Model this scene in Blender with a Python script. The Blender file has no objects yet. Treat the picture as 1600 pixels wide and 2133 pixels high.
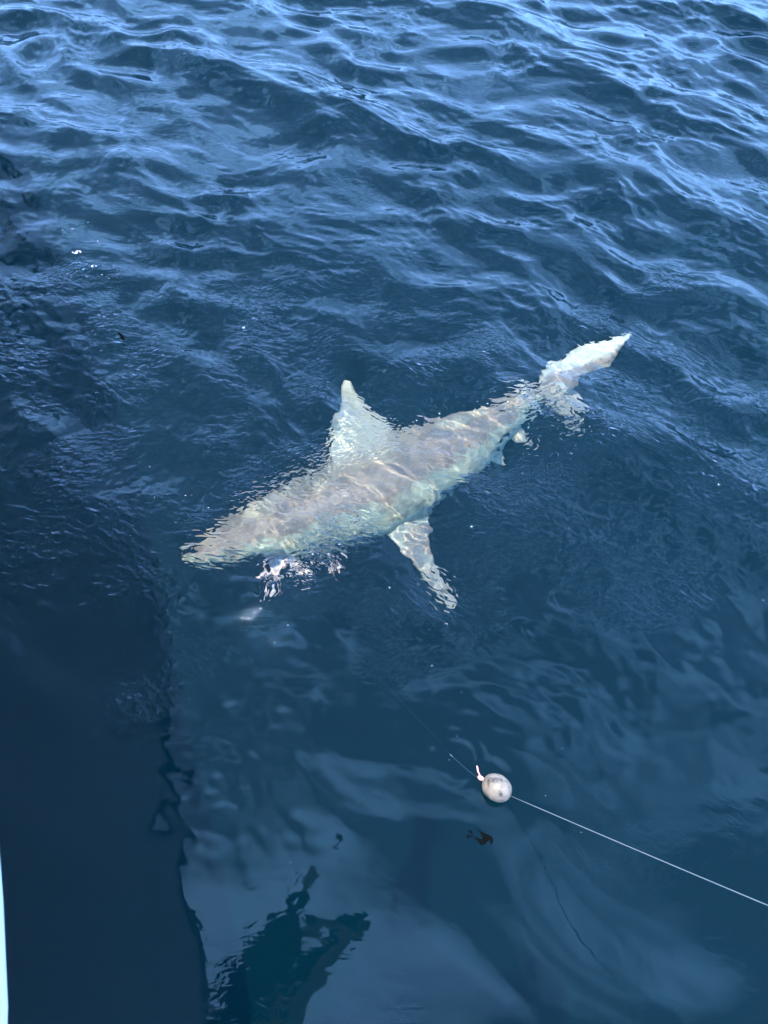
import bpy, bmesh, math, random
import numpy as np
from mathutils import Vector, Matrix

random.seed(7); np.random.seed(7)
sc = bpy.context.scene
COL = sc.collection

# ------------------------------------------------------------------ camera
CAM_H, FPX, CX, CY = 2.6, 1523.0, 800.0, 1066.5
_off = math.hypot(100.0, 964.0)
PITCH = math.pi / 2 - math.atan(_off / FPX)
ROLL = math.asin(100.0 / _off)
_f = np.array([0, math.cos(PITCH), -math.sin(PITCH)])
_r0 = np.array([1.0, 0, 0]); _u0 = np.array([0, math.sin(PITCH), math.cos(PITCH)])
_r = math.cos(ROLL) * _r0 + math.sin(ROLL) * _u0
_u = math.cos(ROLL) * _u0 - math.sin(ROLL) * _r0
_C = np.array([0, 0, CAM_H])
cd = bpy.data.cameras.new('camera'); cam = bpy.data.objects.new('camera', cd); COL.objects.link(cam)
cam.matrix_world = Matrix(((_r[0], _u[0], -_f[0], _C[0]), (_r[1], _u[1], -_f[1], _C[1]), (_r[2], _u[2], -_f[2], _C[2]), (0, 0, 0, 1)))
cd.sensor_fit = 'VERTICAL'; cd.sensor_height = 36.0; cd.lens = FPX / 2133.0 * 36.0
cd.clip_start = 0.02; cd.clip_end = 3000.0
cd.dof.use_dof = True; cd.dof.focus_distance = 3.0; cd.dof.aperture_fstop = 6.0
sc.camera = cam

# ------------------------------------------------------------------ sky, sun, exposure
SUN_EL, SUN_DIR = math.radians(76), np.array([-1.0, -0.05])      # the sun stands high on the left, over the boat
SUN_DIR = SUN_DIR / np.linalg.norm(SUN_DIR)
w = bpy.data.worlds.new('World'); sc.world = w; w.use_nodes = True
nt = w.node_tree; nt.nodes.clear()
N = lambda t, **k: (lambda n: [setattr(n, a, b) for a, b in k.items()] and n or n)(nt.nodes.new(t))
out = nt.nodes.new('ShaderNodeOutputWorld'); bg = nt.nodes.new('ShaderNodeBackground')
sky = nt.nodes.new('ShaderNodeTexSky'); sky.sky_type = 'NISHITA'; sky.sun_disc = False
sky.sun_elevation = SUN_EL; sky.sun_rotation = math.atan2(SUN_DIR[0], SUN_DIR[1])
sky.air_density = 1.0; sky.dust_density = 0.0; sky.ozone_density = 3.0
bg.inputs['Strength'].default_value = 0.15
tc = nt.nodes.new('ShaderNodeTexCoord'); mp = nt.nodes.new('ShaderNodeMapping'); mp.inputs['Scale'].default_value = (1, 1, 2.2); mp.inputs['Location'].default_value = (0.0, 2.6, 3.7)
nz = nt.nodes.new('ShaderNodeTexNoise'); nz.inputs['Scale'].default_value = 4.2; nz.inputs['Detail'].default_value = 3; nz.inputs['Roughness'].default_value = 0.45
rp = nt.nodes.new('ShaderNodeValToRGB'); rp.color_ramp.elements[0].position = 0.49; rp.color_ramp.elements[1].position = 0.72
rp.color_ramp.elements[1].color = (0.52, 0.52, 0.52, 1)
mx = nt.nodes.new('ShaderNodeMix'); mx.data_type = 'RGBA'
mx.inputs[7].default_value = (6.8, 15.0, 28.0, 1)       # thin cloud lit by the sun, in the sky texture's own units
L = nt.links.new
L(tc.outputs['Generated'], mp.inputs['Vector']); L(mp.outputs[0], nz.inputs['Vector']); L(nz.outputs['Fac'], rp.inputs['Fac'])
sx = nt.nodes.new('ShaderNodeSeparateXYZ'); L(tc.outputs['Generated'], sx.inputs[0])      # haze thickens towards the horizon
hr = nt.nodes.new('ShaderNodeMapRange'); hr.interpolation_type = 'SMOOTHSTEP'; L(sx.outputs['Z'], hr.inputs['Value'])
hr.inputs['From Min'].default_value = 0.05; hr.inputs['From Max'].default_value = 0.95; hr.inputs['To Min'].default_value = 0.88; hr.inputs['To Max'].default_value = 0.06
hm = nt.nodes.new('ShaderNodeMix'); hm.data_type = 'RGBA'; hm.inputs[7].default_value = (3.2, 6.8, 15.0, 1); L(hr.outputs[0], hm.inputs[0]); L(sky.outputs[0], hm.inputs[6])
L(rp.outputs['Color'], mx.inputs[0]); L(hm.outputs[2], mx.inputs[6]); L(mx.outputs[2], bg.inputs['Color']); L(bg.outputs[0], out.inputs['Surface'])

sd = bpy.data.lights.new('sun', 'SUN'); sd.energy = 2.8; sd.angle = math.radians(0.5); sd.color = (1.0, 0.93, 0.82)
sun = bpy.data.objects.new('sun', sd); COL.objects.link(sun); sun.location = (0, 0, 30)
_sv = Vector((SUN_DIR[0] * math.cos(SUN_EL), SUN_DIR[1] * math.cos(SUN_EL), math.sin(SUN_EL)))
sun.rotation_euler = _sv.to_track_quat('Z', 'Y').to_euler()
sd.cycles.is_caustics_light = True

vs = sc.view_settings; vs.view_transform = 'Standard'; vs.look = 'None'; vs.gamma = 1.0; vs.use_curve_mapping = False
vs.exposure = 1.80
cy = sc.cycles
cy.max_bounces = 12; cy.transmission_bounces = 8; cy.glossy_bounces = 4; cy.diffuse_bounces = 3; cy.volume_bounces = 2
cy.sample_clamp_indirect = 4.0; cy.caustics_refractive = True; cy.caustics_reflective = True; cy.use_denoising = True

# ------------------------------------------------------------------ helpers
def ray(x, y):
    v = _f * FPX + _r * (x - CX) - _u * (y - CY); return v / np.linalg.norm(v)
def at(x, y, z=0.0):
    """the point at height z that stands in this direction (in air)"""
    v = ray(x, y); return _C + v * ((z - CAM_H) / v[2])
def under(x, y, z):
    """the same for a point under water: the ray bends at the mean surface"""
    v = ray(x, y); P = at(x, y, 0); n = 1 / 1.333; c = -v[2]
    k = math.sqrt(1 - n * n * (1 - c * c)); q = n * v + np.array([0, 0, 1.0]) * (n * c - k)
    return P + q * (z / q[2])
def nrm(v): return np.asarray(v) / (np.linalg.norm(v) + 1e-12)

def mesh_obj(name, verts, faces, mat, parent=None, smooth=True):
    me = bpy.data.meshes.new(name); me.from_pydata([tuple(map(float, v)) for v in verts], [], faces); me.update()
    o = bpy.data.objects.new(name, me); COL.objects.link(o); me.materials.append(mat)
    if smooth: me.polygons.foreach_set('use_smooth', [True] * len(me.polygons))
    if parent is not None: o.parent = parent
    return o
def tag(o, label=None, cat=None, group=None, kind=None):
    for k, v in (('label', label), ('category', cat), ('group', group), ('kind', kind)):
        if v: o[k] = v
    return o
def empty(name, loc):
    o = bpy.data.objects.new(name, None); COL.objects.link(o); o.location = tuple(map(float, loc)); o.empty_display_size = .1
    bpy.context.view_layer.update(); return o
def adopt(root, o):
    """parent a mesh built in world coordinates without moving it"""
    o.parent = root; o.matrix_parent_inverse = Matrix.Translation(root.location).inverted(); return o
def catmull(pts, n):
    P = np.asarray(pts, float); m = len(P)
    d = np.r_[0, np.cumsum(np.linalg.norm(np.diff(P[:, :3], axis=0), axis=1) ** .5)]
    Q = np.zeros((n, P.shape[1])); t = np.linspace(0, d[-1], n)
    tang = np.zeros_like(P)
    for i in range(m):
        a, b = max(i - 1, 0), min(i + 1, m - 1); tang[i] = (P[b] - P[a]) / (d[b] - d[a])
    for j, tt in enumerate(t):
        i = min(max(np.searchsorted(d, tt) - 1, 0), m - 2); h = d[i + 1] - d[i]; u = (tt - d[i]) / h
        Q[j] = (2*u**3-3*u**2+1)*P[i] + (u**3-2*u**2+u)*h*tang[i] + (-2*u**3+3*u**2)*P[i+1] + (u**3-u**2)*h*tang[i+1]
    return Q
def tube_data(pts, rad, seg=10, cap=True):
    P = np.asarray(pts, float); n = len(P); R = np.full(n, rad) if np.isscalar(rad) else np.asarray(rad)
    V, Fc = [], []; up = np.array([0.13, 0.21, 0.97])
    for i in range(n):
        t = nrm(P[min(i + 1, n - 1)] - P[max(i - 1, 0)])
        a = nrm(np.cross(t, up)) if abs(np.dot(t, up)) < .99 else nrm(np.cross(t, [1, 0, 0])); b = np.cross(t, a)
        for k in range(seg):
            th = 2 * math.pi * k / seg; V.append(P[i] + R[i] * (math.cos(th) * a + math.sin(th) * b))
    for i in range(n - 1):
        for k in range(seg):
            k2 = (k + 1) % seg; Fc.append((i*seg+k, i*seg+k2, (i+1)*seg+k2, (i+1)*seg+k))
    if cap: Fc.append(tuple(range(seg))[::-1]); Fc.append(tuple(range((n-1)*seg, n*seg)))
    return V, Fc
def tube(name, pts, rad, mat, parent=None, seg=10):
    V, Fc = tube_data(pts, rad, seg); o = mesh_obj(name, V, Fc, mat)
    return adopt(parent, o) if parent is not None else o
def join_data(parts):
    V, Fc = [], []
    for v, f in parts:
        b = len(V); V += list(v); Fc += [tuple(i + b for i in q) for q in f]
    return V, Fc

class M:
    """small node-material builder"""
    def __init__(s, name):
        s.m = bpy.data.materials.new(name); s.m.use_nodes = True; s.t = s.m.node_tree; s.t.nodes.clear()
        s.out = s.n('ShaderNodeOutputMaterial')
    def n(s, t, **k):
        n = s.t.nodes.new(t)
        for a, b in k.items():
            if a in n.inputs: n.inputs[a].default_value = b
            else: setattr(n, a, b)
        return n
    def l(s, a, b): s.t.links.new(a, b)
def paint(name, c1, c2, rough=0.4, scale=8.0, bump=0.0, bscale=60.0, spec=0.5, coord='Object'):
    m = M(name); b = m.n('ShaderNodeBsdfPrincipled'); b.inputs['Roughness'].default_value = rough; b.inputs['Specular IOR Level'].default_value = spec
    tcn = m.n('ShaderNodeTexCoord'); nz = m.n('ShaderNodeTexNoise', Scale=scale, Detail=5.0, Roughness=0.6)
    rp = m.n('ShaderNodeValToRGB'); e = rp.color_ramp.elements; e[0].position = .32; e[1].position = .68; e[0].color = (*c1, 1); e[1].color = (*c2, 1)
    m.l(tcn.outputs[coord], nz.inputs['Vector']); m.l(nz.outputs['Fac'], rp.inputs['Fac']); m.l(rp.outputs[0], b.inputs['Base Color'])
    if bump:
        n2 = m.n('ShaderNodeTexNoise', Scale=bscale, Detail=3.0); bp = m.n('ShaderNodeBump', Strength=bump, Distance=.003)
        m.l(tcn.outputs[coord], n2.inputs['Vector']); m.l(n2.outputs['Fac'], bp.inputs['Height']); m.l(bp.outputs[0], b.inputs['Normal'])
    m.l(b.outputs[0], m.out.inputs['Surface']); return m.m

# ------------------------------------------------------------------ the sea
def axis(a, b, step, far, ratio=1.13, fine=None):
    """coordinates: even steps between a and b, growing steps outside"""
    core = [a]
    while core[-1] < b: core.append(core[-1] + (fine(core[-1]) if fine else step))
    lo, s = [], step
    while (core[0] if not lo else lo[-1]) > -far: s *= ratio; lo.append((core[0] if not lo else lo[-1]) - s)
    hi, s = [], core[-1] - core[-2]
    while (core[-1] if not hi else hi[-1]) < far: s *= ratio; hi.append((core[-1] if not hi else hi[-1]) + s)
    return np.array(lo[::-1] + core + hi)
gx = axis(-3.3, 3.6, 0.0088, 400)
gy = axis(-0.7, 7.3, 0.0088, 400, fine=lambda y: 0.0085 if y < 3.2 else 0.0085 + (y - 3.2) * 0.0022)
X, Y = np.meshgrid(gx, gy); X = X.ravel().astype(np.float32); Y = Y.ravel().astype(np.float32)
cell = np.maximum(*np.meshgrid(np.gradient(gx), np.gradient(gy))).ravel().astype(np.float32)

# the gunwale line of the boat in plan (starboard side); the boat shelters the water beside it
GUN = [(-0.02, -3.6), (-0.10, -2.6), (-0.20, -1.7), (-0.36, -0.85), (-0.488, -0.25), (-0.660, 0.18), (-0.91, 0.68), (-1.26, 1.50), (-1.66, 2.22), (-2.10, 2.95), (-2.62, 3.75), (-3.05, 4.35)]
gp = catmull([(a, b, 0) for a, b in GUN], 160)[:, :2]

def vnoise(x, y, seed, n=14, lam=1.0):
    """smooth pseudo-noise in about -1..1: a few random sines"""
    rs = np.random.RandomState(seed); o = np.zeros_like(x)
    for _ in range(n):
        k = 2 * math.pi / (lam * math.exp(rs.uniform(-.6, .6))); a = rs.uniform(0, 2 * math.pi)
        o += np.sin(x * (k * math.cos(a)) + y * (k * math.sin(a)) + rs.uniform(0, 6.28)).astype(np.float32)
    return o / math.sqrt(n) / .9
def sstep(a, b, v):
    t = np.clip((v - a) / (b - a), 0, 1); return t * t * (3 - 2 * t)

warpx = X + .05 * vnoise(X, Y, 31, 10, 1.3); warpy = Y + .05 * vnoise(X, Y, 32, 10, 1.3)
open_sea = sstep(0.8, 3.1, Y - 0.10 * X + .35 * vnoise(X, Y, 33, 8, 2.0))     # 0 in the lee of the boat, 1 out at sea
near = .13 + .87 * sstep(-.05, .95, Y - .30 * X)
gust = 0.9 + 0.28 * vnoise(X, Y, 34, 10, 1.1)
rs = np.random.RandomState(11)
Z = np.zeros_like(X); DX = np.zeros_like(X); DY = np.zeros_like(X)
main = math.atan2(0.90, 0.42)
def comp(lam, slope, ang, ampmap, chop):
    global Z, DX, DY
    k = 2 * math.pi / lam; a = slope / k; kx, ky = k * math.cos(ang), k * math.sin(ang)
    ph = warpx * np.float32(kx) + warpy * np.float32(ky) + np.float32(rs.uniform(0, 6.283))
    A = np.float32(a) * np.clip(lam / cell / 3.0 - 0.6, 0, 1)
    if ampmap is not None: A = A * ampmap
    Z += A * np.cos(ph)
    if chop:
        s = A * np.sin(ph) * np.float32(chop); DX -= s * math.cos(ang); DY -= s * math.sin(ang)
for i in range(14):      # swell and wind waves
    lam = 0.75 * 2.2 ** rs.uniform(-0.3, 1.2); comp(lam, 0.038, main + rs.normal(0, .36), .5 + .5 * open_sea, .6)
for i in range(40):      # chop
    lam = 0.17 * 3.2 ** rs.uniform(0, 1); comp(lam, 0.040, main + rs.normal(0, .5), (.36 * near * (1 - open_sea) + open_sea) * gust, .5)
gust2 = np.clip(.85 + .5 * vnoise(X, Y, 35, 12, .7), .1, 2)
for i in range(54):      # ripples
    lam = 0.05 * 3.4 ** rs.uniform(0, 1); comp(lam, 0.0165, main + rs.normal(0, .6), (.36 * near * (1 - open_sea) + open_sea) * gust2, .5)
calm = (.03 + .97 * sstep(.85, 1.5, Y - .28 * X + .15 * vnoise(X, Y, 42, 8, .8)))
patch = np.clip(.5 + .6 * vnoise(X, Y, 36, 12, .5), 0, 1.5) * calm
for i in range(26):      # the finest ripples
    lam = 0.033 * 1.6 ** rs.uniform(0, 1); comp(lam, 0.012, main + rs.normal(0, .7), patch, 0)
for i in range(20):      # short steep wavelets around the swimming shark
    lam = 0.075 * 1.9 ** rs.uniform(0, 1); comp(lam, 0.0125, main + rs.normal(0, .8), calm * (1 - .8 * sstep(2.4, 3.3, Y)) * gust2, .3)
def ring(cx, cy, lam, amp, r0, wid):
    global Z
    d = np.hypot(X - cx, Y - cy); Z += np.float32(amp) * np.exp(-((d - r0) / wid) ** 2) * np.cos(2 * math.pi * d / lam)
_e = at(950, 1585); ring(_e[0], _e[1], .040, .00035, .07, .05)
def height(x, y):
    j = np.argmin((X - x) ** 2 + (Y - y) ** 2); return float(Z[j])
nx_, ny_ = len(gx), len(gy)
co = np.stack([X + DX, Y + DY, Z], 1).astype(np.float32)
ii = np.arange((ny_ - 1) * nx_).reshape(ny_ - 1, nx_)[:, :-1].ravel()
quads = np.stack([ii, ii + 1, ii + 1 + nx_, ii + nx_], 1).astype(np.int32)
sme = bpy.data.meshes.new('sea'); sme.vertices.add(len(co)); sme.vertices.foreach_set('co', co.ravel())
sme.loops.add(quads.size); sme.loops.foreach_set('vertex_index', quads.ravel())
sme.polygons.add(len(quads)); sme.polygons.foreach_set('loop_start', np.arange(0, quads.size, 4, dtype=np.int32))
sme.update(calc_edges=True); sme.polygons.foreach_set('use_smooth', np.ones(len(quads), bool))
calm = calm * (1 - .85 * sstep(2.5, 3.4, Y + .2 * vnoise(X, Y, 43, 8, .8)))
rb_ = sme.attributes.new('wobble', 'FLOAT', 'POINT'); rb_.data.foreach_set('value', (calm * (.55 + .45 * np.clip(vnoise(X, Y, 57, 10, .5), -1, 1.5))).astype(np.float32))
for q in range(3):       # packets of capillary ripples, each with its own direction
    rip = sstep(.15, 1.1, vnoise(X, Y, 51 + q, 12, .62)) * calm
    ra_ = sme.attributes.new('ripple_%d' % q, 'FLOAT', 'POINT'); ra_.data.foreach_set('value', rip.astype(np.float32))
sea = bpy.data.objects.new('sea', sme); COL.objects.link(sea); tag(sea, kind='structure')
sea.cycles.is_caustics_caster = True

m = M('sea_water')
gl = m.n('ShaderNodeBsdfRefraction', IOR=1.333, Roughness=0.0); gl.inputs['Color'].default_value = (.95, .985, 1.0, 1)
gs = m.n('ShaderNodeBsdfGlossy', Roughness=0.0); fr = m.n('ShaderNodeFresnel', IOR=1.333)
tcn = m.n('ShaderNodeTexCoord')
hs = None
for q, (ang, per, lng) in enumerate(((64, 42.0, .50), (112, 50.0, .55), (88, 36.0, .45))):
    mpn = m.n('ShaderNodeMapping'); mpn.inputs['Rotation'].default_value = (0, 0, -math.radians(ang)); m.l(tcn.outputs['Object'], mpn.inputs['Vector'])
    mps = m.n('ShaderNodeMapping'); mps.inputs['Scale'].default_value = (1, lng, 1); m.l(mpn.outputs[0], mps.inputs['Vector'])
    wv = m.n('ShaderNodeTexNoise', noise_dimensions='2D', Scale=per, Detail=1.0, Roughness=.4, Distortion=.6); m.l(mps.outputs[0], wv.inputs['Vector'])
    atr = m.n('ShaderNodeAttribute', attribute_name='ripple_%d' % q)
    mu = m.n('ShaderNodeMath', operation='MULTIPLY'); m.l(wv.outputs['Fac'], mu.inputs[0]); m.l(atr.outputs['Fac'], mu.inputs[1])
    if hs is None: hs = mu
    else:
        ad = m.n('ShaderNodeMath', operation='ADD'); m.l(hs.outputs[0], ad.inputs[0]); m.l(mu.outputs[0], ad.inputs[1]); hs = ad
wb = m.n('ShaderNodeTexNoise', noise_dimensions='2D', Scale=17.0, Detail=1.5, Roughness=.45, Distortion=.4); m.l(tcn.outputs['Object'], wb.inputs['Vector'])
atr = m.n('ShaderNodeAttribute', attribute_name='wobble')
mu = m.n('ShaderNodeMath', operation='MULTIPLY'); m.l(wb.outputs['Fac'], mu.inputs[0]); m.l(atr.outputs['Fac'], mu.inputs[1])
mu2 = m.n('ShaderNodeMath', operation='MULTIPLY_ADD'); mu2.inputs[1].default_value = 1.15; m.l(mu.outputs[0], mu2.inputs[0]); m.l(hs.outputs[0], mu2.inputs[2]); hs = mu2
bp = m.n('ShaderNodeBump', Strength=1.0, Distance=0.0095); m.l(hs.outputs[0], bp.inputs['Height']); m.l(bp.outputs[0], gl.inputs['Normal']); m.l(bp.outputs[0], gs.inputs['Normal']); m.l(bp.outputs[0], fr.inputs['Normal'])
df = m.n('ShaderNodeBsdfDiffuse'); df.inputs['Color'].default_value = (.010, .105, .155, 1)      # light scattered back by the top layer of the water
mxs = m.n('ShaderNodeMixShader', Fac=.03); m.l(gl.outputs[0], mxs.inputs[1]); m.l(df.outputs[0], mxs.inputs[2])
mxf = m.n('ShaderNodeMixShader'); m.l(fr.outputs[0], mxf.inputs[0]); m.l(mxs.outputs[0], mxf.inputs[1]); m.l(gs.outputs[0], mxf.inputs[2])
m.l(mxf.outputs[0], m.out.inputs['Surface'])
sme.materials.append(m.m)

upwelling = mesh_obj('upwelling_sheet', [(-420, -420, -1.7), (420, -420, -1.7), (420, 420, -1.7), (-420, 420, -1.7)], [(0, 1, 2, 3)],
               paint('upwelling_blue', (.0002, .0240, .0248), (.0003, .0262, .0272), .9, .25, coord='Object', spec=0.0))  # added sheet: its blue stands for light scattered up from deep water
tag(upwelling, kind='structure')

# ------------------------------------------------------------------ the shark
ROLLED = math.radians(38)
SP = [(388, 1168, -.46, .02, .018), (425, 1153, -.46, .078, .056), (500, 1124, -.47, .142, .106), (620, 1080, -.49, .226, .178), (740, 1030, -.51, .278, .226), (850, 978, -.50, .264, .222),
      (960, 920, -.47, .194, .174), (1040, 869, -.43, .102, .104), (1100, 834, -.37, .054, .060), (1150, 812, -.31, .032, .046)]
sp = catmull([tuple(under(a, b, z)) + (wd, ht) for a, b, z, wd, ht in SP], 90)
def frame(i):
    T = nrm(sp[min(i + 2, len(sp) - 1), :3] - sp[max(i - 2, 0), :3])
    away = nrm(np.array([-T[1], T[0], 0])); 
    if away[1] < 0: away = -away
    D = nrm(math.cos(ROLLED) * np.array([0, 0, 1.0]) + math.sin(ROLLED) * away); D = nrm(D - T * np.dot(D, T))
    Lf = np.cross(D, -T); return T, D, Lf
FR = [frame(i) for i in range(len(sp))]
def skin_point(i, th):
    T, D, Lf = FR[i]; c, s = math.cos(th), math.sin(th); e = .9
    cc = math.copysign(abs(c) ** e, c); ss = math.copysign(abs(s) ** e, s)
    hh = sp[i, 4] * (0.92 if s < 0 else 1.0)
    return sp[i, :3] + sp[i, 3] * cc * Lf + hh * ss * D
V, Fc = [], []; SG = 36
for i in range(len(sp)):
    for k in range(SG): V.append(skin_point(i, 2 * math.pi * k / SG))
for i in range(len(sp) - 1):
    for k in range(SG):
        k2 = (k + 1) % SG; Fc.append((i*SG+k, i*SG+k2, (i+1)*SG+k2, (i+1)*SG+k))
Fc.append(tuple(range(SG))[::-1]); Fc.append(tuple(range((len(sp)-1)*SG, len(sp)*SG)))
parts = [(V, Fc)]
def fin(lead, trail, thick, sections=16):
    A = catmull(lead, sections); B = catmull(trail, sections)
    V, Fc = [], []; prof = [0, .04, .14, .32, .55, .8, 1.0]
    nm = nrm(np.cross(A[-1] - A[0], B[0] - A[0])); ns = len(prof)
    for j in range(sections):
        u = j / (sections - 1); ch = np.linalg.norm(B[j] - A[j]); th = max(thick * (1 - .6 * u), .0105)
        ring_ = []
        for side in (1, -1):
            rng = prof if side == 1 else prof[-2:0:-1]
            for q in rng:
                tq = th * (math.sin(math.pi * min(1, q * .75 + .1)) ** .7 if q < 1 else .35); tq = max(tq, .0095)
                ring_.append(A[j] + (B[j] - A[j]) * q + nm * side * tq)
        V += ring_
    n = len(ring_)
    for j in range(sections - 1):
        for k in range(n):
            k2 = (k + 1) % n; Fc.append((j*n+k, j*n+k2, (j+1)*n+k2, (j+1)*n+k))
    Fc.append(tuple(range(n))[::-1]); Fc.append(tuple(range((sections-1)*n, sections*n)))
    return V, Fc
uw = lambda L_: [tuple(under(*q)) for q in L_]
parts.append(fin(uw([(690, 985, -.36), (688, 915, -.28), (700, 850, -.19), (708, 805, -.12), (716, 786, -.10)]),
                 uw([(850, 940, -.36), (826, 893, -.28), (775, 850, -.19), (745, 812, -.13), (733, 789, -.10)]), .026))       # first dorsal
parts.append(fin(uw([(740, 1070, -.50), (800, 1120, -.52), (855, 1185, -.53), (900, 1240, -.53), (930, 1275, -.53)]),
                 uw([(898, 1050, -.48), (902, 1095, -.52), (900, 1145, -.53), (928, 1205, -.53), (950, 1255, -.53)]), .024))  # left pectoral
i0, i1 = 34, 46
_T, _D, _L = FR[38]
ra, rb = sp[i0, :3], sp[i1, :3]
dn = nrm(-_L * .35 - np.array([0, 0, 1.0]))
parts.append(fin([ra - _L * .05, ra + dn * .2 + _T * .05, ra + dn * .36 + _T * .16, ra + dn * .46 + _T * .26],
                 [rb - _L * .05, rb + dn * .2 - _T * .02, rb + dn * .34 + _T * .05, rb + dn * .46 + _T * .07], .022))          # right pectoral, under the body
parts.append(fin(uw([(1062, 846, -.37), (1072, 822, -.33), (1083, 803, -.29)]), uw([(1112, 832, -.37), (1108, 820, -.33), (1096, 803, -.29)]), .014))   # second dorsal
parts.append(fin(uw([(960, 930, -.50), (1000, 955, -.54), (1050, 966, -.56)]), uw([(1020, 890, -.50), (1035, 920, -.54), (1060, 958, -.56)]), .016))   # pelvic fins
parts.append(fin(uw([(940, 940, -.54), (960, 985, -.62), (985, 1010, -.66)]), uw([(1000, 910, -.54), (1000, 955, -.62), (1000, 1005, -.66)]), .016))
parts.append(fin(uw([(1025, 885, -.44), (1060, 897, -.47), (1100, 908, -.50)]), uw([(1085, 846, -.42), (1098, 868, -.46), (1122, 902, -.50)]), .015))  # anal
parts.append(fin(uw([(1118, 835, -.33), (1128, 785, -.26), (1158, 752, -.21), (1208, 714, -.15), (1262, 705, -.11), (1300, 696, -.09), (1312, 692, -.085)]),
                 uw([(1165, 840, -.33), (1194, 816, -.28), (1220, 790, -.23), (1268, 768, -.17), (1286, 742, -.12), (1306, 710, -.09), (1316, 696, -.085)]), .026))        # tail, upper lobe
parts.append(fin(uw([(1122, 812, -.32), (1140, 838, -.36), (1172, 868, -.40), (1208, 884, -.43)]),
                 uw([(1175, 800, -.32), (1190, 822, -.35), (1206, 850, -.39), (1220, 876, -.43)]), .020))                                            # tail, lower lobe
V, Fc = join_data(parts)
tmp = mesh_obj('tmp_shark', V, Fc, paint('tmp', (1, 1, 1), (1, 1, 1)))
rmod = tmp.modifiers.new('r', 'REMESH'); rmod.mode = 'VOXEL'; rmod.voxel_size = .0065
smod = tmp.modifiers.new('s', 'SMOOTH'); smod.factor = .5; smod.iterations = 4
dg = bpy.context.evaluated_depsgraph_get(); bme = bpy.data.meshes.new_from_object(tmp.evaluated_get(dg)); bme.name = 'body'
bpy.data.objects.remove(tmp)
nv = len(bme.vertices); vc = np.zeros(nv * 3, np.float32); bme.vertices.foreach_get('co', vc); vc = vc.reshape(-1, 3)
near = np.zeros(nv, int)
for a in range(0, nv, 20000):
    near[a:a+20000] = np.argmin(((vc[a:a+20000, None, :] - sp[None, :, :3].astype(np.float32)) ** 2).sum(2), 1)
Ds = np.array([f_[1] for f_ in FR]); dor = ((vc - sp[near, :3]) * Ds[near]).sum(1) / np.maximum(sp[near, 4], .06)
nr = np.zeros(nv * 3, np.float32); bme.vertices.foreach_get('normal', nr); nr = nr.reshape(-1, 3)
rho = np.linalg.norm(vc - sp[near, :3], axis=1) / np.maximum(np.maximum(sp[near, 3], sp[near, 4]), .05)
lowfin = (rho > 1.12) & (dor < .3); dor = np.where(lowfin, np.where(nr[:, 2] > -.1, .34, -.7), dor)      # paired fins: brown above, white below
dor = np.where((nr[:, 2] > .3) & (dor < .12), .12 + .1 * nr[:, 2], dor)
at1 = bme.attributes.new('dorsal', 'FLOAT', 'POINT'); at1.data.foreach_set('value', np.clip(dor, -2, 3).astype(np.float32))
at2 = bme.attributes.new('along', 'FLOAT', 'POINT'); at2.data.foreach_set('value', (near / len(sp)).astype(np.float32))
bme.polygons.foreach_set('use_smooth', [True] * len(bme.polygons))

m = M('shark_skin'); b = m.n('ShaderNodeBsdfPrincipled', Roughness=.55)
a_ = m.n('ShaderNodeAttribute', attribute_name='dorsal'); tcn = m.n('ShaderNodeTexCoord')
nz = m.n('ShaderNodeTexNoise', Scale=9.0, Detail=6.0, Roughness=.65); m.l(tcn.outputs['Object'], nz.inputs['Vector'])
ma = m.n('ShaderNodeMath', operation='MULTIPLY_ADD'); ma.inputs[1].default_value = .9; ma.inputs[2].default_value = -.45; m.l(nz.outputs['Fac'], ma.inputs[0])
ad = m.n('ShaderNodeMath', operation='ADD'); m.l(a_.outputs['Fac'], ad.inputs[0]); m.l(ma.outputs[0], ad.inputs[1])
mr = m.n('ShaderNodeMapRange'); mr.inputs['From Min'].default_value = -1; mr.inputs['From Max'].default_value = 2; m.l(ad.outputs[0], mr.inputs['Value'])
rp = m.n('ShaderNodeValToRGB'); E_ = rp.color_ramp.elements
E_[0].position = .14; E_[0].color = (.46, .62, .52, 1); E_[1].position = .76; E_[1].color = (.42, .40, .28, 1)
for ps, c in ((.24, (.42, .50, .38)), (.36, (.345, .385, .27)), (.47, (.195, .150, .102)), (.62, (.195, .148, .102))):
    e = E_.new(ps); e.color = (*c, 1)
m.l(mr.outputs[0], rp.inputs['Fac'])
n3 = m.n('ShaderNodeTexNoise', Scale=46.0, Detail=5.0, Roughness=.7); m.l(tcn.outputs['Object'], n3.inputs['Vector'])
r3 = m.n('ShaderNodeValToRGB'); r3.color_ramp.elements[0].position = .3; r3.color_ramp.elements[0].color = (.70, .68, .65, 1); r3.color_ramp.elements[1].position = .7; r3.color_ramp.elements[1].color = (1.20, 1.20, 1.18, 1)
m.l(n3.outputs['Fac'], r3.inputs['Fac'])
ml = m.n('ShaderNodeMix', data_type='RGBA', blend_type='MULTIPLY'); ml.inputs[0].default_value = 1; m.l(rp.outputs[0], ml.inputs[6]); m.l(r3.outputs[0], ml.inputs[7])
m.l(ml.outputs[2], b.inputs['Base Color']); m.l(b.outputs[0], m.out.inputs['Surface']); bme.materials.clear(); bme.materials.append(m.m)

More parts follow.
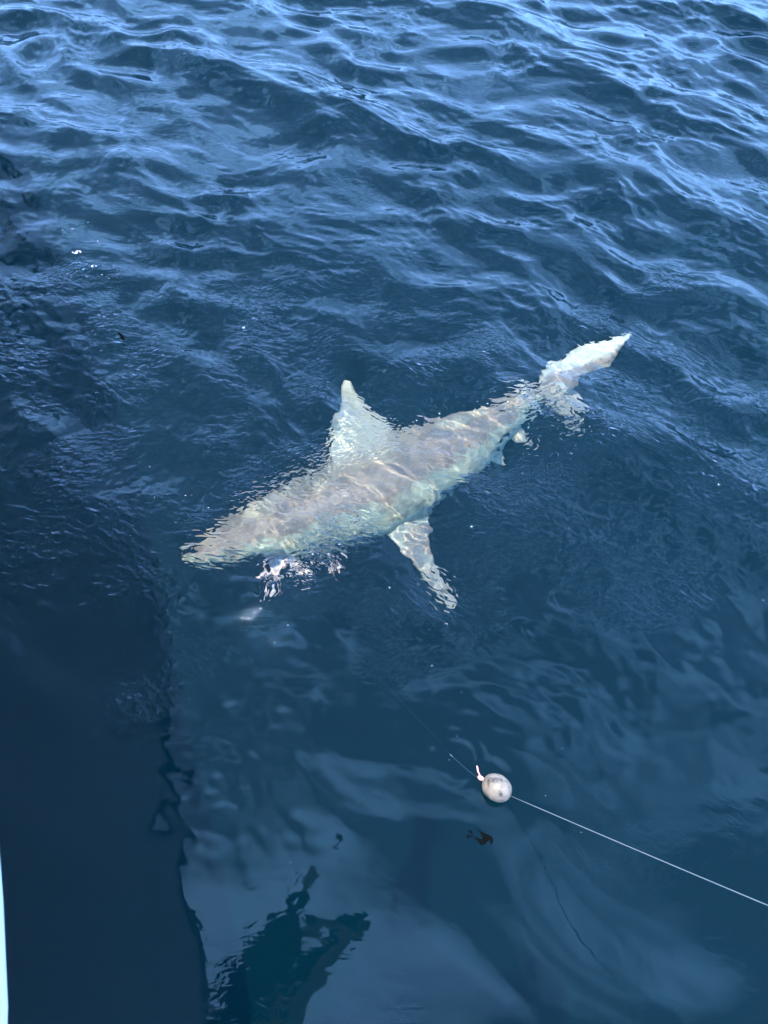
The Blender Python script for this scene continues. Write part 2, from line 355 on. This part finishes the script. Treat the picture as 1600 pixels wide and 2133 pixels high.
shark = empty('shark', sp[45, :3]); tag(shark, 'pale brown shark with raised dorsal fin swimming just under the surface', 'shark')
body = bpy.data.objects.new('body', bme); COL.objects.link(body); adopt(shark, body); body.cycles.is_caustics_receiver = True
dark = paint('dark_flesh', (.03, .028, .026), (.06, .05, .045), .5)
GILL = paint('gill_skin', (.09, .075, .065), (.13, .11, .09), .6)
for side in (1, -1):
    for g in range(5):       # gill slits, low ridges that follow the flank
        i = 27 + int(g * 1.7); pts = []
        for q in range(9):
            th = math.radians(-38 + 70 * q / 8); th = th if side == 1 else math.pi - th
            pts.append(skin_point(i, th) * 1.0 + FR[i][0] * (.012 * math.sin(math.pi * q / 8)) + nrm(skin_point(i, th) - sp[i, :3]) * .001)
        tube('gill_slit', pts, [.001, .002, .003, .0035, .0035, .0035, .003, .002, .001], GILL, shark, 8).cycles.is_caustics_receiver = True
    th = math.radians(12) if side == 1 else math.pi - math.radians(12)
    c = skin_point(11, th); nn = nrm(c - sp[11, :3]); V = []; Fc = []
    t1, t2 = nrm(np.cross(nn, [0, 0, 1.0])), None; t2 = np.cross(nn, t1); V.append(c + nn * .008)
    for rr, hh in ((.006, .0065), (.010, .003), (.012, -.004)):
        for k in range(14): a = 2 * math.pi * k / 14; V.append(c + rr * (math.cos(a) * t1 + math.sin(a) * t2) + nn * hh)
    for k in range(14): Fc.append((0, 1 + k, 1 + (k + 1) % 14))
    for r_ in range(2):
        for k in range(14): k2 = (k + 1) % 14; Fc.append((1+r_*14+k, 1+(r_+1)*14+k, 1+(r_+1)*14+k2, 1+r_*14+k2))
    adopt(shark, mesh_obj('eye', V, Fc, dark))
pts = [skin_point(int(15 - 8 * math.sin(math.pi * q / 12)), math.radians(-150 + 120 * q / 12)) for q in range(13)]
tube('mouth', pts, [.003] + [.008] * 11 + [.003], dark, shark, 8)

# ------------------------------------------------------------------ bait at its jaw
def ragged(name, px, label, seed, n=5, size=1.0):
    rr = random.Random(seed); x0, y0, x1, y1, z = px; A, B = np.array(under(x0, y0, z)), np.array(under(x1, y1, z - .06)); d = B - A
    root = empty(name, A); tag(root, label, 'bait')
    side = nrm(np.cross(d, [0, 0, 1.0]))
    pts = [A + d * t + side * .01 * math.sin(4 * t) for t in np.linspace(-.15, .55, 9)]
    tube('flesh', pts, [s * size for s in (.006, .012, .015, .011, .016, .012, .014, .008, .003)], BAIT, root, 12)
    for k in range(n):
        o = rr.uniform(-.036, .036) * size; e = rr.uniform(.7, 1.15)
        pts = [A + d * (.3 + (e - .3) * t) + side * (o * (1 + 1.6 * t) + .012 * math.sin(5 * t + k)) + np.array([0, 0, rr.uniform(-.03, .03) * t]) for t in np.linspace(0, 1, 8)]
        tube('strip', pts, [s * size * .9 for s in (.004, .009, .006, .010, .006, .008, .004, .0015)], PINK if k % 2 else BAIT, root, 8)
    return root
BAIT = paint('pale_flesh', (.42, .37, .33), (.58, .55, .52), .4, 40); PINK = paint('pink_flesh', (.46, .26, .19), (.62, .48, .41), .4, 30)
ragged('bait_fish', (594, 1128, 602, 1226, -.52), 'ragged white and pink bait hanging below the jaw of the shark', 3, 20, 1.6)
ragged('bait_scrap', (672, 1150, 712, 1190, -.55), 'small torn pinkish bait scrap under the throat of the shark', 5, 6, .7)

# ------------------------------------------------------------------ float, line and leader
fc = at(1036, 1640, .02); fz = height(fc[0], fc[1]); FL = np.array([fc[0], fc[1], fz + .022])
exit_px = at(1600, 1873, .62); far_ = FL + (np.array(exit_px) - FL) * 2.1
ax = nrm(np.array(under(985, 1606, 0.0)) - np.array(at(1085, 1668, 0.03))); ax = nrm(ax + np.array([0, 0, -.05]))
sA = nrm(np.cross(ax, [0, 0, 1.0])); sB = np.cross(ax, sA)
V, Fc = [], []; RN, SGm = 22, 32
for i in range(RN + 1):
    u = math.pi * i / RN; r_ = .0445 * math.sin(u) ** .92 if 0 < i < RN else .004; x_ = -.052 * math.cos(u) * (1.0)
    for k in range(SGm):
        a = 2 * math.pi * k / SGm; dent = 1 + .012 * math.sin(3 * a + 2 * u) * math.sin(u) + .008 * math.sin(7 * a - 5 * u)
        V.append(FL + ax * x_ + r_ * dent * (math.cos(a) * sA + math.sin(a) * sB))
for i in range(RN):
    for k in range(SGm):
        k2 = (k + 1) % SGm; Fc.append((i*SGm+k, i*SGm+k2, (i+1)*SGm+k2, (i+1)*SGm+k))
Fc.append(tuple(range(SGm))[::-1]); Fc.append(tuple(range(RN*SGm, (RN+1)*SGm)))
m = M('float_foam'); b = m.n('ShaderNodeBsdfPrincipled', Roughness=.5); tcn = m.n('ShaderNodeTexCoord')
n1 = m.n('ShaderNodeTexNoise', Scale=34.0, Detail=6.0, Roughness=.65); m.l(tcn.outputs['Object'], n1.inputs['Vector'])
r1 = m.n('ShaderNodeValToRGB'); E_ = r1.color_ramp.elements; E_[0].position = .36; E_[0].color = (.035, .027, .02, 1); E_[1].position = .60; E_[1].color = (.23, .180, .128, 1)
e = E_.new(.45); e.color = (.16, .122, .084, 1); m.l(n1.outputs['Fac'], r1.inputs['Fac'])
vo = m.n('ShaderNodeTexVoronoi', Scale=55.0); m.l(tcn.outputs['Object'], vo.inputs['Vector'])
r2 = m.n('ShaderNodeValToRGB'); r2.color_ramp.elements[0].position = .05; r2.color_ramp.elements[0].color = (.45, .36, .28, 1); r2.color_ramp.elements[1].position = .2; r2.color_ramp.elements[1].color = (1, 1, 1, 1)
m.l(vo.outputs['Distance'], r2.inputs['Fac'])
ml = m.n('ShaderNodeMix', data_type='RGBA', blend_type='MULTIPLY'); ml.inputs[0].default_value = .6; m.l(r1.outputs[0], ml.inputs[6]); m.l(r2.outputs[0], ml.inputs[7])
bp = m.n('ShaderNodeBump', Strength=.5, Distance=.002); m.l(n1.outputs['Fac'], bp.inputs['Height']); m.l(bp.outputs[0], b.inputs['Normal'])
m.l(ml.outputs[2], b.inputs['Base Color']); m.l(b.outputs[0], m.out.inputs['Surface'])
fl = empty('fishing_float', FL); tag(fl, 'stained off-white egg shaped float on the water with a pink stopper', 'float')
adopt(fl, mesh_obj('float_body', V, Fc, m.m))
pinkm = paint('pink_rubber', (.62, .26, .22), (.75, .42, .36), .5, 60); whm = paint('white_tag', (.70, .62, .60), (.80, .76, .74), .5, 60)
kn = FL + ax * .062
V, Fc = tube_data([kn - ax * .012, kn - ax * .004, kn + ax * .004, kn + ax * .012], [.004, .008, .008, .004], 12)
adopt(fl, mesh_obj('stopper', V, Fc, pinkm))
tube('tag_end', [kn + np.array([0, 0, .004]), kn + ax * .012 + _u * .018, kn + ax * .014 + _u * .030, kn + ax * .016 + _u * .035], [.0025, .003, .0032, .0015], pinkm, fl, 8)
leadm = paint('leader_nylon', (.008, .022, .03), (.012, .03, .04), .4, 30)
nylon = paint('line_nylon', (.10, .13, .135), (.14, .17, .175), .35, 30)
ent = np.array(at(938, 1570, .0)); ent[2] = height(ent[0], ent[1])
ld = [FL + ax * .05, FL + ax * .1 + np.array([0, 0, -.008]), ent, under(905, 1530, -.08), under(870, 1495, -.16), under(800, 1420, -.28), under(700, 1320, -.38), under(600, 1200, -.40)]
lead = empty('leader_line', FL + ax * .05); tag(lead, 'thin leader running from the float down to the bait', 'fishing line')
tube('braid', catmull(ld[:3], 20), .0011, nylon, lead, 6)
tube('monofilament', catmull(ld[2:], 50), .00025, leadm, lead, 6)
ml_ = [FL - ax * .05]
for t in np.linspace(.06, 1, 24): ml_.append(FL - ax * .05 + (far_ - FL) * t + np.array([0, 0, -.10 * math.sin(math.pi * t) * .25]))
tag(tube('main_line', ml_, .0013, nylon, seg=8), 'pale taut line running from the float towards the right', 'fishing line')

# ------------------------------------------------------------------ the boat
gel = paint('white_gelcoat', (.60, .58, .55), (.68, .66, .63), .22, 3.0)
grey = paint('grey_rubber', (.10, .105, .11), (.14, .145, .15), .6, 20)
deckm = paint('deck_nonskid', (.58, .58, .56), (.68, .68, .66), .7, 25, .6, 220)
steel = M('stainless'); _b = steel.n('ShaderNodeBsdfPrincipled', Roughness=.18, Metallic=1.0); _b.inputs['Base Color'].default_value = (.62, .63, .64, 1); steel.l(_b.outputs[0], steel.out.inputs['Surface']); steel = steel.m
bt = empty('boat', (-1.6, .3, 0)); tag(bt, 'white boat whose gunwale edge shows at the lower left', 'boat')
tip = np.array([-3.62, 5.0]); st = np.array([gp[0][0], gp[0][1]])
cdir = nrm(np.array([-.235, .972])); cl0 = tip
gpl = list(gp[::4]) + [np.array([-3.30, 4.68]), np.array([-3.50, 4.88]), tip]
def mirror(p): d = p - cl0; a = np.dot(d, cdir); perp = d - a * cdir; return cl0 + a * cdir - perp, cl0 + a * cdir
sec = [(1.0, 1.15), (.92, .95), (.79, .60), (.66, .25), (.58, .05), (.36, -.18), (.0, -.38)]
V, Fc = [], []; ncol = len(sec) * 2 - 1
for p in gpl:
    q, c = mirror(p); fwd = np.clip((p[1] - 1.0) / 4.0, 0, 1)
    for f_, z in sec: ff = f_ ** (1 + 2.2 * fwd ** 2); V.append((*(c + (p - c) * ff), z + (.22 * fwd ** 2 if z > .5 else .0) + (.3 * fwd ** 3 if z < 0 else 0)))
    for f_, z in sec[-2::-1]: ff = f_ ** (1 + 2.2 * fwd ** 2); V.append((*(c + (q - c) * ff), z + (.22 * fwd ** 2 if z > .5 else .0) + (.3 * fwd ** 3 if z < 0 else 0)))
for i in range(len(gpl) - 1):
    for k in range(ncol - 1): a = i * ncol + k; Fc.append((a, a + 1, a + 1 + ncol, a + ncol))
Fc.append(tuple(range(ncol)))
adopt(bt, mesh_obj('hull', V, Fc, gel))
def rim(name, mat, prof, z0=1.15):
    for sgn in (0, 1):
        V, Fc = [], []; n = len(prof)
        for j, p in enumerate(gpl[:-1]):
            q, c = mirror(p); e = p if sgn == 0 else q; inn = nrm(c - e); fwd = np.clip((p[1] - 1.0) / 4.0, 0, 1)
            for dx, dz in prof: V.append((*(e + inn * dx), z0 + .22 * fwd ** 2 + dz))
        for i in range(len(gpl) - 2):
            for k in range(n): k2 = (k + 1) % n; Fc.append((i*n+k, i*n+k2, (i+1)*n+k2, (i+1)*n+k))
        Fc.append(tuple(range(n))); Fc.append(tuple(range((len(gpl)-2)*n, (len(gpl)-1)*n)))
        adopt(bt, mesh_obj(name, V, Fc, mat))
rim('gunwale', gel, [(-.006, -.01), (-.004, .012), (.004, .026), (.02, .034), (.12, .036), (.135, .03), (.14, .0), (.14, -.12), (.12, -.12), (.12, -.01)])
rim('rub_rail', gel, [(.004, -.05), (-.006, -.046), (-.009, -.035), (-.006, -.022), (.004, -.018)])
V, Fc = [], []
for p in gpl:
    q, c = mirror(p); V.append((*(c + (p - c) * .93), 1.05)); V.append((*(c + (q - c) * .93), 1.05))
for i in range(len(gpl) - 1): Fc.append((2*i, 2*i+1, 2*i+3, 2*i+2))
adopt(bt, mesh_obj('deck', V, Fc, deckm))
rail = []
for p in gpl[22:-1]:
    q, c = mirror(p); fwd = np.clip((p[1] - 1) / 4, 0, 1); rail.append((*(c + (p - c) * .95), 1.15 + .22 * fwd ** 2 + .30))
rail = [np.array(rail[0]) - np.array([0, 0, .28])] + [np.array(q) for q in rail]
tube('rail', catmull(rail, 40), .0125, steel, bt, 10)
for q in rail[2::4]: tube('rail_post', [q - np.array([0, 0, .28]), q], .011, steel, bt, 10)

# ------------------------------------------------------------------ the person at the gunwale (seen as a reflection in the water)
def skinned(name, joints, edges, mat, sub=2):
    me = bpy.data.meshes.new(name); me.from_pydata([j[0] for j in joints], edges, []); o = bpy.data.objects.new(name, me); COL.objects.link(o)
    md = o.modifiers.new('skin', 'SKIN'); md.use_smooth_shade = True
    for v, j in zip(me.skin_vertices[0].data, joints):
        v.radius = j[1] if isinstance(j[1], tuple) else (j[1], j[1])
    me.skin_vertices[0].data[0].use_root = True
    s = o.modifiers.new('sub', 'SUBSURF'); s.levels = sub; s.render_levels = sub
    dg = bpy.context.evaluated_depsgraph_get(); nm = bpy.data.meshes.new_from_object(o.evaluated_get(dg)); bpy.data.objects.remove(o)
    nm.materials.clear(); nm.materials.append(mat); nm.polygons.foreach_set('use_smooth', [True] * len(nm.polygons)); nm.name = name
    o = bpy.data.objects.new(name, nm); COL.objects.link(o); return o
skin = paint('skin', (.36, .21, .14), (.42, .26, .18), .5, 12)
shirt = paint('dark_shirt', (.020, .024, .032), (.032, .036, .046), .85, 14); shorts = paint('dark_shorts', (.025, .025, .024), (.04, .04, .038), .85, 14)
hat = paint('dark_cap', (.016, .017, .020), (.026, .028, .032), .8, 14)
pr = empty('person', (-.80, -.45, 1.05)); tag(pr, 'person in dark shirt and cap leaning over the gunwale, mirrored in the water', 'person')
J = [((-.64, -.46, 1.92), .13), ((-.57, -.34, 2.08), .10), ((-.47, -.18, 2.25), .105), ((-.36, -.05, 2.39), .10), ((-.24, -.03, 2.50), .060), ((-.175, -.04, 2.555), .056),       # 0-5 pelvis .. neck
     ((-.125, -.055, 2.64), (.080, .098)), ((-.10, -.07, 2.73), (.078, .096)), ((-.088, -.078, 2.775), .055),                                             # 6-8 head
     ((-.41, .09, 2.43), .062), ((-.415, .22, 2.50), .044), ((-.40, .34, 2.575), .034),                                                           # 9-11 left arm
     ((-.35, -.21, 2.36), .062), ((-.21, -.29, 2.22), .044), ((-.03, -.13, 2.46), .034),                                                          # 12-14 right arm
     ((-.69, -.36, 1.86), .100), ((-.73, -.33, 1.50), .075), ((-.80, -.35, 1.14), .048), ((-.71, -.30, 1.085), .036),                             # 15-18
     ((-.68, -.58, 1.86), .100), ((-.72, -.60, 1.50), .075), ((-.80, -.62, 1.14), .048), ((-.71, -.58, 1.085), .036)]
EJ = [(0,1),(1,2),(2,3),(3,4),(4,5),(5,6),(6,7),(7,8),(3,9),(9,10),(10,11),(3,12),(12,13),(13,14),(0,15),(15,16),(16,17),(17,18),(0,19),(19,20),(20,21),(21,22)]
adopt(pr, skinned('body', J, EJ, skin))
def hand(W, d, up, curl):
    d, up = nrm(d), nrm(up); s = nrm(np.cross(d, up)); W = np.array(W); P = []
    parts_ = [tube_data([W - d * .02, W + d * .02, W + d * .06, W + d * .085], [.026, .034, .038, .030], 12)]
    for k, ln in enumerate((.070, .080, .075, .060)):
        b0 = W + d * .075 + s * (.03 - .02 * k); b1 = b0 + d * ln * .5 - up * ln * .2 * curl; b2 = b1 + d * ln * .35 - up * ln * .4 * curl
        parts_.append(tube_data([b0 - d * .02, b0, b1, b2, b2 - up * .008], [.009, .0095, .009, .0075, .003], 8))
    t0 = W + d * .02 + s * .028; parts_.append(tube_data([t0, t0 + s * .028 + d * .022, t0 + s * .034 + d * .055, t0 + s * .03 + d * .062], [.011, .0105, .009, .003], 8))
    return join_data(parts_)
for W, d, up in (((-.40, .34, 2.575), (.05, .9, .3), (0, 0, 1)), ((-.03, -.13, 2.46), (.2, .5, .8), (-.5, -.8, .5))):
    V, Fc = hand(W, d, up, 1.0); adopt(pr, mesh_obj('hand', V, Fc, skin))
J2 = [((-.64, -.46, 1.90), .145), ((-.57, -.34, 2.08), .116), ((-.47, -.18, 2.25), .122), ((-.365, -.05, 2.39), .114), ((-.26, -.03, 2.475), .075), ((-.41, .09, 2.43), .076), ((-.405, .31, 2.56), .048), ((-.35, -.21, 2.36), .076), ((-.09, -.17, 2.39), .048)]
adopt(pr, skinned('shirt', J2, [(0,1),(1,2),(2,3),(3,4),(3,5),(5,6),(3,7),(7,8)], shirt))
J3 = [((-.64, -.46, 1.93), .148), ((-.685, -.36, 1.85), .118), ((-.725, -.33, 1.55), .098), ((-.675, -.58, 1.85), .118), ((-.715, -.60, 1.55), .098)]
adopt(pr, skinned('shorts', J3, [(0,1),(1,2),(0,3),(3,4)], shorts))
hc = np.array([-.098, -.07, 2.735]); V, Fc = [], []                                    # cap with a peak
hx = nrm(np.array([.55, .75, -.35])); hz = nrm(np.array([.3, -.1, 1.0]) - hx * np.dot(hx, [.3, -.1, 1.0])); hy = np.cross(hz, hx)
for i in range(7):
    a = math.pi / 2 * i / 6
    for k in range(24):
        t = 2 * math.pi * k / 24; V.append(hc + .118 * math.cos(a) * math.cos(t) * hx + .095 * math.cos(a) * math.sin(t) * hy + .10 * math.sin(a) * hz)
for i in range(6):
    for k in range(24): k2 = (k + 1) % 24; Fc.append((i*24+k, i*24+k2, (i+1)*24+k2, (i+1)*24+k))
b0 = len(V)
for r_ in range(5):
    for k in range(13):
        t = -1.1 + 2.2 * k / 12; rad = .112 + .018 * r_
        V.append(hc + rad * math.cos(t) * hx + min(.095, .085 + .004 * r_) * math.sin(t) * hy * 1.0 - (.004 * r_ + .01) * hz)
for r_ in range(4):
    for k in range(12): a = b0 + r_ * 13 + k; Fc.append((a, a + 1, a + 14, a + 13))
cp = mesh_obj('cap', V, Fc, hat); adopt(pr, cp); sm = cp.modifiers.new('s', 'SOLIDIFY'); sm.thickness = .004
# the phone this picture is taken with, its lens at the eye point
ph = M('phone_case'); _b = ph.n('ShaderNodeBsdfPrincipled', Roughness=.3); _b.inputs['Base Color'].default_value = (.015, .015, .017, 1); ph.l(_b.outputs[0], ph.out.inputs['Surface'])
bm = bmesh.new(); bmesh.ops.create_cube(bm, size=1.0)
for v in bm.verts: v.co = Vector((v.co.x * .076, v.co.y * .160, v.co.z * .009))
bmesh.ops.bevel(bm, geom=bm.edges[:], offset=.0035, segments=3, affect='EDGES')
pme = bpy.data.meshes.new('phone'); bm.to_mesh(pme); bm.free(); pme.materials.append(ph.m)
po = bpy.data.objects.new('phone', pme); COL.objects.link(po)
mw = cam.matrix_world.copy(); mw.translation = Vector(_C - _f * .012 - _u * .055 + _r * .0)
po.matrix_world = mw; tag(po, 'black phone held out over the water above its reflection', 'phone')

# ------------------------------------------------------------------ foam flecks and black shapes for dark reflections
foamm = paint('foam', (.55, .58, .58), (.82, .83, .82), .5, 220)
def fleck(px, py, size, label, seed, group=None, name='foam_fleck'):
    c = np.array(at(px, py, 0)); c[2] = height(c[0], c[1]); c = np.array(at(px, py, c[2])); rr = random.Random(seed); parts_ = []
    nb = max(3, int(size / .0022)); nb = min(nb, 22)
    for _ in range(nb):
        a = rr.uniform(0, 6.28); d = size * math.sqrt(rr.random()) * .8; r_ = rr.uniform(.18, .40) * size * (1 - .5 * d / size)
        o = np.array([c[0] + d * math.cos(a) * 1.25, c[1] + d * math.sin(a) * .8, c[2]]); V, Fc = [], []
        for i in range(4):
            e = math.pi / 2 * i / 3.2
            for k in range(9): t = 2 * math.pi * k / 9; V.append(o + np.array([r_ * math.cos(e) * math.cos(t), r_ * math.cos(e) * math.sin(t), r_ * .6 * math.sin(e) - .001]))
        for i in range(3):
            for k in range(9): k2 = (k + 1) % 9; Fc.append((i*9+k, i*9+k2, (i+1)*9+k2, (i+1)*9+k))
        Fc.append(tuple(range(27, 36))); Fc.append(tuple(range(9))[::-1]); parts_.append((V, Fc))
    V, Fc = join_data(parts_); o = mesh_obj(name, V, Fc, foamm); return tag(o, label, 'foam', group)
fleck(160, 525, .022, 'largest white foam patch floating at the upper left', 1, name='foam_patch')
fleck(195, 554, .014, 'oval white foam patch just below the largest foam patch', 2, name='foam_patch')
ORD = 'topmost second third fourth fifth sixth seventh eighth ninth tenth eleventh twelfth thirteenth fourteenth fifteenth'.split()
def nth(k): return ORD[k] + ('' if k == 0 else ' from the top')
def ranked(l): return list(enumerate(sorted(l, key=lambda q: q[1])))
G1 = 'foam flecks around the large foam patch'
for k, (x, y, s) in ranked([(152, 477, .008), (184, 463, .007), (181, 576, .008), (203, 502, .006), (166, 546, .005), (213, 572, .005), (227, 579, .005), (219, 547, .004), (223, 537, .004), (160, 563, .004), (131, 479, .005), (237, 553, .004), (147, 573, .004)]):
    fleck(x, y, s, 'tiny white foam fleck close around the large foam patch, ' + nth(k), 10 + k, G1)
G2 = 'foam specks between the boat and the shark'
for k, (x, y, s) in ranked([(206, 657, .006), (178, 680, .004), (210, 730, .004), (202, 818, .006), (276, 893, .004), (254, 913, .004), (233, 941, .005), (290, 963, .004), (312, 972, .004), (386, 1032, .004), (398, 1031, .004), (367, 1087, .004), (272, 1115, .004), (434, 1057, .004), (321, 1035, .004)]):
    fleck(x, y, s, 'tiny white foam speck on dark water left of the shark, ' + nth(k), 40 + k, G2)
G3 = 'foam specks near the float'
for k, (x, y, s) in ranked([(901, 1387, .005), (929, 1299, .006), (960, 1442, .003), (936, 1582, .004), (1136, 1657, .003), (1172, 1560, .003), (1590, 1250, .005), (1211, 1734, .003), (953, 1533, .003), (599, 1302, .004), (745, 1670, .003), (606, 1797, .003)]):
    fleck(x, y, s, 'tiny white speck on calm water between shark and float, ' + nth(k), 70 + k, G3)
reflm = paint('weed', (.0015, .002, .002), (.003, .004, .0035), .9, 60, spec=.02)  # dark reflections, built as near-black shapes lying on the water
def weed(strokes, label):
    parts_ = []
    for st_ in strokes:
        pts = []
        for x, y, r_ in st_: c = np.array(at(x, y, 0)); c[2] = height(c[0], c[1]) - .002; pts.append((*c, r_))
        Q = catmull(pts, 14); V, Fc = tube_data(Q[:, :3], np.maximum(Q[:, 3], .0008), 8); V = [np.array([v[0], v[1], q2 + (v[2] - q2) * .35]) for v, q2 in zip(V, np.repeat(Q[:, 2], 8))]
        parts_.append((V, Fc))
    V, Fc = join_data(parts_); return tag(mesh_obj('reflection_shape', V, Fc, reflm), label, 'seaweed')
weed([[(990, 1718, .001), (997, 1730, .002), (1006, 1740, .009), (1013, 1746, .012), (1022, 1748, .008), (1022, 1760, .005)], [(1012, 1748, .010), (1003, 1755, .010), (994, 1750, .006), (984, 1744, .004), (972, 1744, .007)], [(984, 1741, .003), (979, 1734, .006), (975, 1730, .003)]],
     'forked black shape standing for a reflection just below the float')
weed([[(247, 694, .004), (254, 702, .010), (259, 710, .008)], [(257, 717, .006), (260, 720, .005)]], 'small black shape standing for a reflection at the left near the boat')
for o in bpy.data.objects:
    if o.type == 'MESH' and o.name.split('.')[0] in ('flesh', 'strip', 'eye', 'mouth', 'monofilament'): o.cycles.is_caustics_receiver = True
